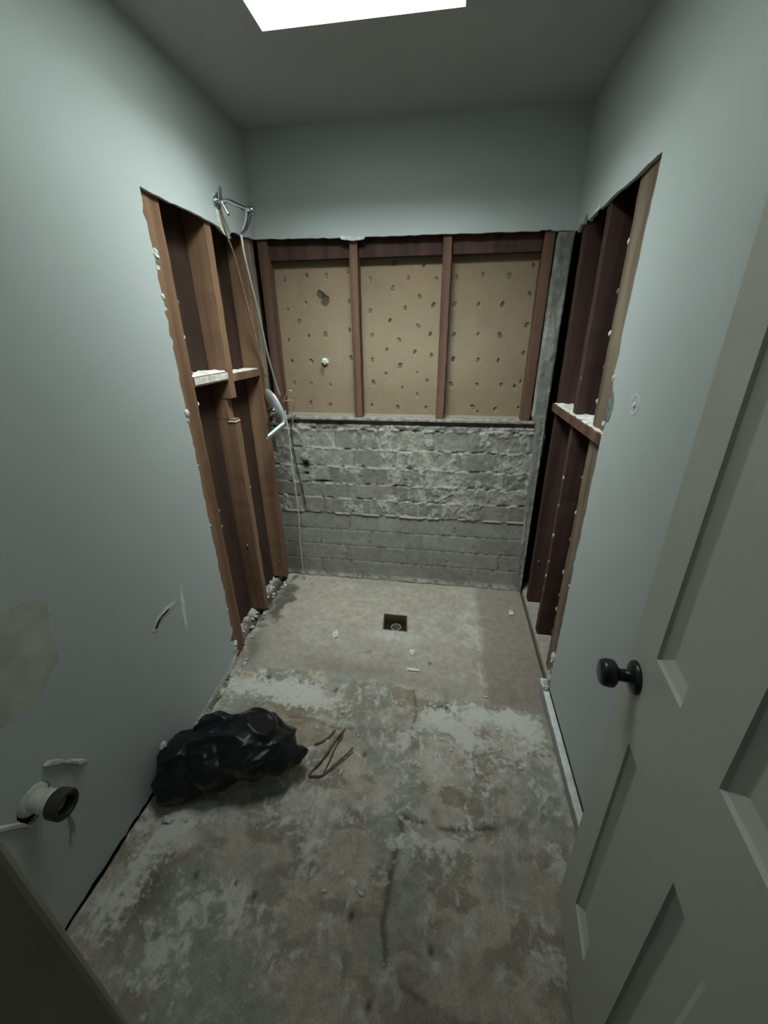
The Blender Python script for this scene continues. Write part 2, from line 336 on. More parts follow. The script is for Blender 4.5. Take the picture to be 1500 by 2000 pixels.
# front wall with the doorway we look through, and the passage behind us
JX, HX = .668, 1.345
solid('wall_front', -.107, JX-.02, FRONT-.12, FRONT, 0, H, M_wall)
solid('wall_front_hinge_side', HX+.03, W+.1115, FRONT-.12, FRONT, 0, H, M_wall)
solid('wall_front_header', JX-.02, HX+.03, FRONT-.12, FRONT, 2.06, H, M_wall)
bm = bmesh.new(); box(bm, JX-.065, JX, FRONT-.125, FRONT+.016, 0, 2.05); tag(finish('trim_1', bm, M_jamb, bevel=.012, seg=4), kind='structure')
bm = bmesh.new(); box(bm, HX, HX+.03, FRONT-.125, FRONT-.002, 0, 2.05); tag(finish('trim_2', bm, M_jamb, bevel=.004), kind='structure')
HY = FRONT-1.6
solid('floor_hall', -.4, 2.1, HY, FRONT-.30, -.03, -.002, M_bare)
solid('ceiling_hall', -.42, 2.12, HY, FRONT-.12, H, H+.02, M_ceil)
solid('wall_hall_left', -.42, -.4, HY, FRONT-.12, -.03, H, M_wall)
solid('wall_hall_right', 2.1, 2.12, HY, FRONT-.12, -.03, H, M_wall)
solid('wall_hall_back', -.42, 2.12, HY-.02, HY, -.03, H, M_wall)
solid('wall_hall_front', -.42, -.146, FRONT-.12, FRONT-.10, -.03, H, M_wall)
solid('wall_hall_front.001', W+.149, 2.12, FRONT-.12, FRONT-.10, -.03, H, M_wall)

# ------------------------------------------------------------------ floor: bare mortar bed, shower pan, grooves, thinset
def build_floor():
    xs = np.arange(-.108, W+.1125, .0048); ys = np.arange(FRONT-.31, .1151, .0048)
    X, Y = np.meshgrid(xs, ys, indexing='ij')
    n1 = fbm(X, Y, 5, 5, 1); n2 = fbm(X, Y, 16, 5, 2); n3 = fbm(X, Y, 55, 4, 3); n4 = fbm(X*1.0, Y*1.6, 9, 5, 4)
    wob = (fbm(X, Y, 7, 3, 5) - .5)
    pan = sst(Y + wob*.05 - .05*np.sin(X*3), -.895, -.862)          # 1 inside the shower pan
    base = np.array([.46, .395, .33]); C = np.ones(X.shape + (3,)) * base
    C *= (1 + (n1-.5)*.75)[..., None] * (1 + (n2-.5)*.45)[..., None]
    def mix(c, w): 
        nonlocal C; w = np.clip(w, 0, 1)[..., None]; C = C*(1-w) + np.array(c)*w
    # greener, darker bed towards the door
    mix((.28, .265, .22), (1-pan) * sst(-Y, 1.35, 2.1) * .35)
    mix((.25, .205, .165), (1-pan) * sst(n4, .50, .60) * .75)
    mix((.27, .275, .25), (1-pan) * sst(fbm(X, Y, 6, 5, 21), .52, .64) * .65)
    # pan: smooth beige, browner to the right and left edges, pale swirls
    mix((.335, .295, .26), pan*.75)
    mix((.42, .385, .34), pan * sst(n4, .5, .72) * .6)
    mix((.24, .188, .16), pan * sst(X + wob*.05, 1.225, 1.27) * .75)
    mix((.50, .48, .44), pan * (blob(X, Y, 1.18, -.33, .08, .22) * sst(n2, .42, .6) * .7 + blob(X, Y, .76, -.53, .14, .04)*.8))
    mix((.26, .215, .175), pan * blob(X, Y, .55, -.8, .3, .07) * .55)
    mix((.25, .23, .15), pan * blob(X, Y, .62, -.03, .35, .035) * .5)
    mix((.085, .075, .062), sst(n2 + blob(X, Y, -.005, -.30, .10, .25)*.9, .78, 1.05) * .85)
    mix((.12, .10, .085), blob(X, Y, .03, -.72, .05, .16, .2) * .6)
    # white thinset dust in front of the pan
    w = (blob(X, Y, .18, -.97, .20, .055)*1.1 + blob(X, Y, .42, -.99, .16, .07)*1.0 + blob(X, Y, 1.25, -.98, .20, .05)*.95 + blob(X, Y, 1.08, -1.06, .16, .05, -.5)*1.2
         + blob(X, Y, 1.40, -1.02, .10, .10)*.8 + blob(X, Y, .15, -1.55, .13, .05, .5)*.8 + blob(X, Y, .35, -1.50, .28, .035, .1)*.55 + blob(X, Y, .10, -1.75, .06, .16, -.4)*.9
         + blob(X, Y, .32, -1.82, .05, .16, -.5)*.8 + blob(X, Y, .95, -1.50, .14, .02)*.7 + blob(X, Y, .88, -1.14, .10, .03, .8)*.6 + blob(X, Y, 1.30, -1.22, .10, .08)*.5
         + blob(X, Y, .70, -1.42, .28, .06)*.35 + blob(X, Y, .58, -1.05, .10, .10)*.5 + blob(X, Y, 1.42, -1.48, .03, .05)*.9 + blob(X, Y, 1.35, -1.72, .05, .04)*.7 + blob(X, Y, .62, -1.55, .05, .10, .3)*.5
         + blob(X, Y, 1.0, -1.22, .2, .06, .3)*.4 + blob(X, Y, 1.02, -1.48, .12, .015)*.6)
    dust = sst(w * (.45 + 1.1*n2) + (n3-.5)*.5*np.minimum(w*2, 1), .30, .72) * (1 - pan*.9)
    mix((.50, .48, .43), dust*.35)
    wa_ = w.copy()
    # ridged trowel smears
    ridge = np.abs(fbm(X*1.0 + wob*.2, Y*.45, 24, 3, 8) - .5) * 2
    smear = (1-pan) * sst(fbm(X + wob*.1, Y*.5, 38, 4, 8), .56, .68) * sst(fbm(X, Y, 7, 3, 9), .46, .62)
    mix((.50, .47, .42), smear*.55)
    mix((.12, .095, .075), (1-pan) * (blob(X, Y, 1.06, -.965, .055, .035)*.9*sst(n2, .35, .5) + blob(X, Y, .93, -1.15, .03, .05)*.4))
    mix((.27, .20, .13), (1-pan) * (blob(X, Y, .38, -1.06, .16, .045)*.7 + blob(X, Y, .15, -1.80, .07, .08)*.5 + blob(X, Y, .45, -1.22, .06, .10)*.4))
    mix((.10, .085, .07), (1-pan) * blob(X, Y, .17, -1.74, .06, .08)*.55)
    # tile joints left in the bed
    Z = (n1-.5)*.005 + (n2-.5)*.006*(1-pan*.8) + (n3-.5)*.0038*(1-pan*.8) + dust*.0035 + smear*.003 + (1-pan)*.002
    for pts, wd, dep, cc in (([(.917, -1.43), (.907, -1.63), (.906, -1.79)], .010, .005, (.11, .09, .07)), ([(.917, -1.425), (1.06, -1.44), (1.22, -1.42)], .008, .004, (.11, .09, .07)),
                             ([(.917, -.884), (.919, -1.0), (.919, -1.1)], .006, .004, (.12, .10, .08)), ([(.38, -1.10), (.55, -1.12), (.68, -1.11)], .006, .003, (.18, .14, .10)),
                             ([(.95, -1.82), (1.1, -1.86), (1.3, -1.84)], .010, .004, (.14, .125, .10)), ([(.617, -1.15), (.60, -1.22), (.575, -1.30)], .005, .002, (.16, .125, .09))):
        g = np.exp(-(segd(X + wob*.05, Y + wob*.04, pts)/(wd*(.5 + n1)))**2) * sst(n2 + n3*.4, .34, .58); Z -= g*dep; mix(cc, g*.85)
    for pts, wd, h in (([(1.234, -1.16), (1.232, -1.385)], .003, .002), ([(1.243, -1.44), (1.238, -1.73)], .005, .003), ([(.36, -1.07), (.5, -1.095), (.68, -1.09)], .010, .004), ([(1.49, -1.0), (1.47, -1.6)], .010, .004),
                       ([(.645, -.95), (.63, -1.15)], .003, .001), ([(1.228, -.35), (1.228, -.80)], .006, .001), ([(.945, -1.47), (.935, -1.66)], .012, .002), ([(1.28, -1.17), (1.30, -1.27)], .004, .004), ([(1.36, -1.13), (1.37, -1.25)], .004, .004), ([(1.05, -1.10), (1.02, -1.22)], .004, .004)):
        g = np.exp(-(segd(X + wob*.015, Y + wob*.02, pts)/wd)**2) * sst(n2, .35, .55); Z += g*h; mix((.52, .49, .43), g*.7)
    for cx, cy in ((.50, -1.70), (.43, -1.685), (.30, -1.68), (.80, -1.70), (.88, -1.86), (1.03, -1.74), (.745, -1.22), (.55, -.93), (.63, -1.17), (.20, -.90), (.36, -.915), (.98, -.70)):
        g = blob(X, Y, cx, cy, .009, .012); Z -= g*.004; mix((.06, .05, .04), g*.9)
    # groove and rubble along the left opening, flat sill on the right
    gl_ = -.060 - .012*np.sin(Y*4) + wob*.02 + sst(-Y, .80, 1.0)*.085
    dl = X - gl_
    fd = sst(Y, -1.30, -1.12)
    g = np.exp(-(dl/.012)**2) * fd; Z -= g*.022; mix((.045, .035, .028), g*.95)
    rub = sst(-dl, .008, .02)*sst(Y, -1.22, -1.10); rb = fbm(X, Y, 40, 4, 12)
    Z += rub * (.028 + (rb-.5)*.05); mix((.30, .27, .24), rub*.8); mix((.52, .48, .45), rub*sst(rb, .5, .6)*.85); mix((.10, .08, .065), rub*sst(-rb, -.42, -.34)*.8)
    band = blob(dl, Y, .035, -.75, .03, .5) * sst(rb, .46, .56) * fd; Z += band*.010; mix((.42, .40, .36), band*.7)
    gr = 1.541 + wob*.004; g = np.exp(-((X-gr)/.006)**2) * sst(Y, -.76, -.70); Z -= g*.02; mix((.03, .025, .02), g)
    sill = sst(X, 1.548, 1.552)*sst(Y, -.80, -.78); Z += sill*.004; mix((.36, .32, .28), sill*.8)
    # a dark crack runs under the drywall of the left wall
    g = sst(-(X-.006-wob*.012), -.004, .004) * sst(-Y, 1.15, 1.3); Z -= g*.03; mix((.04, .035, .03), g*.9)
    # square drain hole, its dirt and inner shade painted near-black
    dh = np.maximum(np.abs(X-.766 + (Y+.41)*.10), np.abs(Y+.412)) - .060
    hole = 1 - sst(dh, -.003, .002); Z = Z*(1-hole) - .128*hole; mix((.045, .030, .015), sst(-dh, -.014, -.006))
    inn = blob(X, Y, .766, -.412, .045, .045)*hole; mix((.02, .015, .01), inn)
    A = np.clip(wa_*.85 + smear*.42 + (n1-.5)*.8 + (n2-.5)*.9 + .03 - pan*.42, -.5, 1.0) * (1-hole) - hole
    A = A - sst(-(X-.004), 0, .02)*.2 - pan*.15
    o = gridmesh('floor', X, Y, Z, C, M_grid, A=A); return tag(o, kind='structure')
floor = build_floor()

# ------------------------------------------------------------------ brick lower wall
def build_brick():
    xs = np.arange(-.107, W+.012, .0042); zs = np.arange(-.01, 1.094, .0042)
    X, Z = np.meshgrid(xs, zs, indexing='ij')
    wob = fbm(X, Z, 9, 4, 31) - .5; n2 = fbm(X, Z, 24, 5, 32); n3 = fbm(X, Z, 70, 4, 33); n1 = fbm(X, Z, 4, 4, 34)
    lines = [-.02, .022, .137, .251, .367, .480, .59, .69, .797, .911, 1.03, 1.2]
    up = sst(Z + wob*.012, .470, .482)
    row = np.zeros(X.shape, int); dz = np.full(X.shape, 9.0); ZZ = Z + wob*.010*(.5+up)
    for i, l in enumerate(lines): row += (ZZ > l); dz = np.minimum(dz, np.abs(ZZ - l))
    off = np.array([.04, .04, .21, .04, .21, .08, .25, .12, .02, .17, .06, .1, 0])[row]
    ln = np.where(row >= 6, .29, .335); u = (X + wob*.012 - off)/ln; dx = np.abs(u - np.round(u))*ln
    bid = np.floor(u) + row*37.0; tone = np.mod(np.sin(bid*12.9898)*43758.5453, 1)
    jd = np.minimum(dz, dx); joint = 1 - sst(jd, .004, .009)
    rough = up * sst(fbm(X, Z, 5, 4, 36) + .15*blob(X, Z, .75, .72, .35, .22) , .40, .55)      # where old mortar is smeared over the bricks
    C = np.ones(X.shape + (3,)) * np.array([.25, .232, .203])
    C *= (1 + (tone-.5)*.35)[..., None] * (1 + (n2-.5)*.5)[..., None]
    def mix(c, w):
        nonlocal C; w = np.clip(w, 0, 1)[..., None]; C = C*(1-w) + np.array(c)*w
    mix((.30, .29, .26), (1-up)*.4)
    mix((.29, .275, .245), (1-up)*sst(n1, .5, .7)*.5)
    mix((.32, .31, .27), joint*(1-up)*.55*sst(n2, .38, .55)); mix((.075, .07, .06), joint*(1-up)*sst(n3, .58, .66)*.8)
    hb = (1 - sst(np.abs(ZZ - .485), .004, .011)); mix((.52, .50, .45), hb*.85*sst(n2, .3, .45))
    lj = (1 - sst(dz, .004, .011))*up; mix((.46, .44, .39), lj*sst(n2, .44, .56)*.9); mix((.10, .09, .075), lj*sst(-n2, -.42, -.34)*.7)
    mix((.16, .145, .125), joint*up*(1-lj)*.4)
    smear = sst(fbm(X*1.6, Z*.8, 20, 4, 37), .53, .62)*rough; mix((.40, .38, .34), smear*.6)
    mix((.20, .185, .165), rough*sst(fbm(X, Z, 30, 4, 38), .55, .66)*.6)
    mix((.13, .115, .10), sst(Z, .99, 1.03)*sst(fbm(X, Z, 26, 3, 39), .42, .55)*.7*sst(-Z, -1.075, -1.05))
    hole = blob(X, Z, .150, .80, .020, .022)*1.5 + blob(X, Z, .155, .745, .016, .01) + blob(X, Z, .26, .70, .05, .007)
    mix((.015, .012, .01), hole)
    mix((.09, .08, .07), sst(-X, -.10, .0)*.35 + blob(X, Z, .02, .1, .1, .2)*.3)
    for (a, b) in (((.86, .78), (.90, .60)), ((.60, .98), (.64, .86)), ((.84, .70), (.88, .61)), ((.30, 1.0), (.34, .92)), ((.96, .60), (1.06, .66)), ((1.30, .72), (1.40, .64))):
        g = np.exp(-(segd(X + wob*.01, Z, [a, b])/.007)**2); mix((.42, .40, .35), g*.8); n3 = n3 + g*1.5
    D = .42*(up*.014 + (1-joint)*.004*(1-up*.2) + (n2-.5)*.004 + (n3-.5)*.003*(.5+up) + smear*.007 + lj*sst(n2, .44, .56)*.008 - lj*sst(-n2, -.44, -.36)*.008 + rough*(fbm(X, Z, 30, 4, 38)-.5)*.02 - np.clip(hole, 0, 1)*.03)
    D += sst(Z, .98, 1.04)*(n2-.45)*.02*sst(-Z, -1.08, -1.06) - sst(Z, 1.055, 1.065)*.014
    D += sst(-Z, -.04, -.01)*(.010 + (n2-.5)*.02)
    A = -.12 + rough*.30 + hb*.5 + lj*.35 + smear*.3 - (1-up)*.12 - np.clip(hole, 0, 1)*2
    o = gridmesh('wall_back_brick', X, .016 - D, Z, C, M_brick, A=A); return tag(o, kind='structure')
build_brick()

# rough mortar column at the right corner, full height of the opening
def build_column():
    us = np.linspace(0, 1, 30); zs = np.arange(0, 1.985, .005)
    U, Z = np.meshgrid(us, zs, indexing='ij')
    n = fbm(U*.1, Z, 30, 4, 41); n1 = fbm(U*.3, Z*.7, 9, 4, 42)
    x0 = np.interp(zs, [0, 1.05, 1.13, 1.98], [1.500, 1.476, 1.446, 1.449]); x1 = np.interp(zs, [0, 1.1, 1.98], [1.541, 1.533, 1.532])
    X = x0[None, :] + (x1 - x0)[None, :]*U + (n1-.5)*.012*(1-U)
    edge = np.minimum(U, 1-U)
    Y = .006 - sst(edge, 0, .18)*.010*sst(-Z, -1.955, -1.94) - (n-.5)*.008*sst(-Z, -1.955, -1.94) + (1-sst(edge, 0, .05))*.06
    C = np.ones(X.shape + (3,))*np.array([.20, .20, .18])*(1+(n-.5)*.7)[..., None]
    w = (sst(n1, .50, .62)*.6)[..., None]; C = C*(1-w) + np.array([.38, .38, .35])*w
    return tag(gridmesh('plaster_column', X, Y, Z, C, M_brick), 'rough grey mortar strip standing between the back studs and right opening', 'mortar strip')
build_column()

# ------------------------------------------------------------------ backing board with plaster keys
HOLES = [(0.097, 1.807), (0.225, 1.82), (0.333, 1.817), (0.208, 1.694), (0.102, 1.662), (0.16, 1.6), (0.091, 1.507), (0.212, 1.529), (0.306, 1.537), (0.099, 1.396), (0.214, 1.396), (0.1, 1.278), (0.203, 1.273), (0.318, 1.267), (0.191, 1.163), (0.311, 1.155), (0.448, 1.834), (0.449, 1.695), (0.445, 1.558), (0.449, 1.414), (0.566, 1.796), (0.693, 1.867), (0.842, 1.848), (0.765, 1.796), (0.91, 1.788), (0.684, 1.75), (0.825, 1.709), (0.898, 1.671), (0.563, 1.65), (0.751, 1.66), (0.669, 1.6), (0.821, 1.571), (0.57, 1.529), (0.888, 1.532), (0.719, 1.508), (0.653, 1.457), (0.808, 1.445), (0.898, 1.429), (0.567, 1.402), (0.726, 1.373), (0.821, 1.338), (0.646, 1.331), (0.572, 1.282), (0.74, 1.256), (0.879, 1.294), (0.824, 1.217), (0.562, 1.156), (0.715, 1.148), (0.878, 1.146), (1.01, 1.795), (1.14, 1.802), (1.268, 1.791), (1.377, 1.838), (1.129, 1.67), (1.247, 1.668), (1.378, 1.713), (1.007, 1.674), (1.381, 1.571), (1.013, 1.529), (1.138, 1.53), (1.251, 1.526), (1.382, 1.436), (1.015, 1.406), (1.149, 1.403), (1.256, 1.399), (1.013, 1.276), (1.156, 1.273), (1.285, 1.274), (1.357, 1.267), (1.385, 1.294), (1.141, 1.153), (1.17, 1.131), (1.266, 1.143), (1.389, 1.157)]
def build_lath():
    xs = np.arange(.0, W, .0035); zs = np.arange(1.096, 1.98, .0035)
    X, Z = np.meshgrid(xs, zs, indexing='ij'); n = fbm(X, Z, 60, 4, 51); n1 = fbm(X, Z, 5, 4, 52); n2 = fbm(X, Z, 25, 4, 53)
    C = np.ones(X.shape + (3,))*np.array([.265, .19, .13])*(1+(n1-.5)*.25)[..., None]*(1+(n2-.5)*.14)[..., None]
    D = np.zeros(X.shape); rr = random.Random(5)
    def mix(c, w):
        nonlocal C; w = np.clip(w, 0, 1)[..., None]; C = C*(1-w) + np.array(c)*w
    mix((.49, .42, .31), blob(X, Z, .72, 1.45, .7, .25)*.25)
    for (hx_, hz) in HOLES:
        a = rr.uniform(-.6, .6); s = rr.uniform(.75, 1.15); c_, s_ = math.cos(a), math.sin(a)
        u = (X-hx_)*c_ + (Z-hz)*s_; v = -(X-hx_)*s_ + (Z-hz)*c_
        d = np.hypot(u/(.0085*s), v/(.0135*s)) + (n2-.5)*.9
        h = 1 - sst(d, .7, 1.15); D += h*.006; g = rr.uniform(.55, 1)
        mix((.10, .085, .06), h*g)
        mix((.30, .27, .22), (1-sst(np.hypot((u+.002)/(.004*s), (v-.003)/(.007*s)), .6, 1.1))*rr.choice([0, .6, .8]))
        mix((.30, .235, .16), (1 - sst(d, 1.1, 1.7))*.35*(1-h))
    for cx, cz, rx, rz in ((.293, 1.729, .017, .02), (.315, 1.70, .018, .028)):
        h = 1 - sst(np.hypot((X-cx)/rx, (Z-cz)/rz) + (n2-.5)*2.6, .6, 1.1); D += h*.008; mix((.07, .058, .045), h*.85)
    h = blob(X, Z, .276, 1.345, .012, .028); mix((.12, .09, .05), h*.9)
    for x in (.525, .99): mix((.22, .17, .12), blob(X, Z, x, 1.5, .012, .6)*.4)  # shadows of the two middle studs painted onto the board
    mix((.20, .16, .115), blob(X, Z, 1.02, 1.15, .03, .05)*.6)
    mix((.50, .45, .38), sst(-Z, -1.112, -1.104)*.6)
    D += (n-.5)*.0012
    o = gridmesh('backing_board', X, .086 + D, Z, C, M_lath)
    return tag(o, 'tan board dotted with dark holes above the grey bricks on the back wall', 'backing board')
build_lath()
# lump of old mortar stuck on it
def lump(name, loc, r, mat, seed=0, flat=(1, 1, 1), parent=None, sub=3, amp=.45, f=2.2):
    bm = bmesh.new(); bmesh.ops.create_icosphere(bm, subdivisions=sub, radius=1); rr = random.Random(seed); ox = rr.uniform(0, 100)
    from mathutils import noise
    for v in bm.verts:
        k = 1 + amp*(noise.noise(v.co*f + Vector((ox, ox*.7, 3))) * 1.6); v.co = Vector((v.co.x*flat[0]*r*k, v.co.y*flat[1]*r*k, v.co.z*flat[2]*r*k)) + Vector(loc)
    return finish(name, bm, mat, parent, smooth=False)
tag(lump('mortar_lump', (.298, .078, 1.398), .016, M_plaster, 3, (1.1, .7, 1.0)), 'pale lump of mortar stuck on the left bay of the tan board', 'mortar lump')

# ------------------------------------------------------------------ studs
def stud(name, axis, a0, a1, face, deep, z0, z1, mat, label, group=None, notch=(), gap=None, seed=0, jit=.0012, lean=0.0, cat='wood stud'):
    """vertical timber. axis 'y': narrow face looks along x (side walls), a0..a1 along y, face x -> deep x.
       axis 'x': narrow face looks towards the room (-y), a0..a1 along x, face y -> deep y."""
    rr = random.Random(seed); bm = bmesh.new()
    segs = [(z0, z1)] if gap is None else [(z0, gap[0]), (gap[1], z1)]
    for s0, s1 in segs:
        zs = [s0]
        while zs[-1] < s1 - .06: zs.append(zs[-1] + rr.uniform(.03, .06))
        zs.append(s1)
        for na, nb, nd in notch:
            for q in (na-.001, na, nb, nb+.001):
                if s0 < q < s1: zs.append(q)
        zs = sorted(set(zs)); rings = []
        for z in zs:
            d = 0
            for na, nb, nd in notch:
                if na <= z <= nb: d = nd
            sgn = 1 if deep > face else -1; fc = face + sgn*d + lean*(1 - z/1.95)*(-1 if sgn < 0 else 1)
            j = [rr.uniform(-jit, jit) for _ in range(4)]
            pts = ((a0+j[0], fc+j[1]), (a1+j[2], fc+j[1]), (a1+j[2], deep), (a0+j[0], deep))
            rings.append([bm.verts.new((p[1], p[0], z) if axis == 'y' else (p[0], p[1], z)) for p in pts])
        for A, B in zip(rings[:-1], rings[1:]):
            for k in range(4): bm.faces.new((A[k], A[(k+1) % 4], B[(k+1) % 4], B[k]))
        bm.faces.new(rings[0]); bm.faces.new(rings[-1])
    o = finish(name, bm, mat, None, bevel=.002, seg=1)
    if label: tag(o, label, cat, group)
    return o
ZL = .036
S1 = stud('wall_stud', 'y', -.822, -.770, -.0135, -.107, .004, H-.003, M_wood, 'outermost reddish stud of the left opening, right against the cut drywall edge', seed=1)
S1b = stud('wall_stud', 'y', -.768, -.716, -.0150, -.107, .006, H-.003, M_wood, 'stud doubled against the outermost one in the left opening', seed=2)
S2 = stud('wall_stud', 'y', -.444, -.396, -.0145, -.107, ZL, H-.003, M_wood, 'middle stud of the left opening with a broken notch below the blocking', notch=((1.165, 1.262, .030),), seed=3)
S3 = stud('wall_stud', 'y', -.108, -.062, -.0145, -.107, ZL+.01, H-.003, M_wood, 'third stud of the left opening, nearest the back corner behind the hanging hose', seed=4)
stud('corner_post', 'y', -.060, .012, -.020, -.107, 1.10, H-.003, M_woodG, 'plaster-smeared corner post in the back left corner above the bricks', seed=5, cat='wood post')
stud('wall_stud', 'x', .000, .050, .0145, .084, 1.099, H-.003, M_woodR, 'dark stud at the left end of the back wall, left of the tan board', seed=6)
stud('wall_stud', 'x', .476, .517, .0145, .084, 1.099, H-.003, M_woodR, 'left one of the two narrow studs standing in front of the tan board', seed=7)
stud('wall_stud', 'x', .936, .979, .0145, .084, 1.099, H-.003, M_woodR, 'right one of the two narrow studs standing in front of the tan board', seed=8)
stud('wall_stud', 'x', 1.398, 1.444, .0145, .084, 1.099, H-.003, M_woodR, 'dark stud at the right end of the back wall beside the mortar strip', seed=9)
GAP = (1.166, 1.2125)
R1 = stud('wall_stud', 'y', -.792, -.712, W+.0135, W+.111, .003, H-.003, M_edge, 'outermost stud of the right opening, along the cut drywall edge', gap=GAP, seed=10, lean=.02)
R1b = stud('wall_stud', 'y', -.710, -.632, W+.0150, W+.111, .012, H-.003, M_edge, 'stud doubled against the outermost one in the right opening', gap=GAP, seed=11, lean=.02)
R2 = stud('wall_stud', 'y', -.404, -.362, W+.0145, W+.111, .012, H-.003, M_dark, 'middle stud of the right opening, crossed by the ledge board', gap=GAP, seed=12, lean=.02)
R3 = stud('wall_stud', 'y', -.108, -.064, W+.0145, W+.111, .012, H-.003, M_dark, 'third stud of the right opening, nearest the back corner', gap=GAP, seed=13, lean=.02)
# plaster blobs on the studs
rb = random.Random(21)
def blobs(st, spots):
    for i, (x, y, z, r) in enumerate(spots): lump('plaster_blob', (x, y, z), r, M_gyp if i % 2 else M_woodG, i+int(z*100), (.6, .8, 1.5), st, sub=2)
blobs(R1b, [(W+.015+.02*(1-z/1.95), -.632+rb.uniform(-.004, .006), z, rb.uniform(.005, .008)) for z in (.22, .35, .43, .55, .72, .85, 1.0, 1.30, 1.42, 1.53, 1.66, 1.80)])
blobs(R2, [(W+.014+.02*(1-z/1.95), -.398+rb.uniform(-.004, .006), z, rb.uniform(.005, .008)) for z in (.30, .38, .47, .62, .78, .92, 1.36)])
blobs(S1b, [(-.016, -.716+rb.uniform(-.004, .004), z, rb.uniform(.004, .006)) for z in (.55, .72, .80, 1.28, 1.40, 1.53, 1.65)])
blobs(S2, [(-.06, -.446, .47, .007), (-.016, -.398, .80, .005)])
blobs(S3, [(-.05, -.110, .16, .008)])
blobs(R3, [(W+.06, -.110, .30, .008)])
for i, (y, z, r) in enumerate(((-.815, 1.785, .013), (-.818, 1.745, .007), (-.822, 1.66, .007), (-.820, 1.62, .006), (-.824, 1.262, .011), (-.826, 1.235, .006), (-.822, 1.05, .004), (-.823, .78, .006), (-.826, .33, .006), (-.818, .115, .013), (-.83, .085, .011))): lump('plaster_crumble', (.001, y, z), r, M_plaster, 300+i, (.6, 1.1, 1.3), wall_left, sub=2)
for i, (y, z, r) in enumerate(((-.805, .222, .015), (-.800, .19, .009), (-.812, .10, .012), (-.80, 1.40, .007), (-.798, 1.25, .008), (-.808, .60, .004))): lump('plaster_crumble', (W-.001, y, z), r, M_plaster, 330+i, (.6, 1.1, 1.3), wall_right, sub=2)
# header behind the top of the tan board
def hbox(name, b, mat, label, cat, bevel=.002, parent=None):
    bm = bmesh.new(); box(bm, *b); o = finish(name, bm, mat, parent, bevel=bevel, seg=1)
    return tag(o, label, cat) if label else o
for x0, x1, w in ((.052, .474, 'left'), (.519, .934, 'middle'), (.981, 1.396, 'right')):
    hbox('header_block', (x0, x1, .040, .083, 1.885, 1.99), M_dark, 'dark wood block above the tan board in the %s bay of the back wall' % w, 'wood block')  # near-black tone also carries the shade under the cut drywall
hbox('sill_strip', (.0, 1.470, -.008, .0855, 1.0845, 1.0985), noise_mat('sill_mortar', (.16, .14, .12), (.34, .31, .27), scale=30, rough=.95, bump=.8, bscale=60), 'thin mortar-covered sill strip on top of the grey brick wall', 'sill')
# blocking with plaster dust on top
def blocking(name, b, mat, label, seed, top=.004):
    o = hbox(name, b, mat, label, 'wood blocking')
    xs = np.linspace(b[0]+.002, b[1]-.001, 24); ys = np.linspace(b[2]+.003, b[3]-.003, 60)
    X, Y = np.meshgrid(xs, ys, indexing='ij'); h = fbm(X, Y, 40, 4, seed)
    e = np.minimum.reduce([X-xs[0], xs[-1]-X, Y-ys[0], ys[-1]-Y]); Z = b[5] - .002 + sst(e, 0, .012)*(top + (h-.4)*.016)
    d = gridmesh('plaster_dust', X, Y, Z, None, M_dust, o); return o
B1 = blocking('blocking', (-.106, -.0135, -.714, -.446, 1.345, 1.384), M_wood, 'whitened blocking between first and middle studs of the left opening', 61, .008)
hbox('plaster_smear', (-.0135, -.0115, -.712, -.448, 1.352, 1.380), M_dust, None, None, .001, B1)
blocking('blocking', (-.106, -.0135, -.394, -.110, 1.335, 1.372), M_wood, 'dusty blocking between middle and third studs of the left opening', 62, .004)
blocking('ledge_board', (W+.003, W+.108, -.790, -.070, 1.170, 1.209), M_woodR, 'brown ledge board with white dust on top, let into the right opening studs', 63, .004)
hbox('chip_on_stud', (-.05, -.012, -.447, -.398, 1.150, 1.156), M_gyp, None, None, .001, S2)

# ------------------------------------------------------------------ baseboard remnant on the right
bb = hbox('baseboard_right', (1.496, W-.0005, FRONT+.02, -.80, .0, .050), M_bb, None, None, .001); bb['kind'] = 'structure'
bm = bmesh.new(); yy = np.linspace(FRONT+.02, -.775, 110); rr = random.Random(4); rings = []
for i, y in enumerate(yy):
    w0 = rr.uniform(-.0012, .0012); rings.append([bm.verts.new(p) for p in ((1.4955+w0, y, .049), (1.496+w0, y, .056+rr.uniform(-.001, .001)), (1.519, y, .058+rr.uniform(-.001, .001)), (1.519, y, .049))])
for A, B in zip(rings[:-1], rings[1:]):
    for k in range(4): bm.faces.new((A[k], A[(k+1) % 4], B[(k+1) % 4], B[k]))
bm.faces.new(rings[0]); bm.faces.new(rings[-1]); finish('baseboard_top', bm, M_bbt, bb)
hbox('baseboard_shadow_strip', (1.5192, 1.5236, FRONT+.02, -.86, .050, .062), M_hole, None, None, 0, bb)  # dark strip put in for the shadow behind the baseboard top

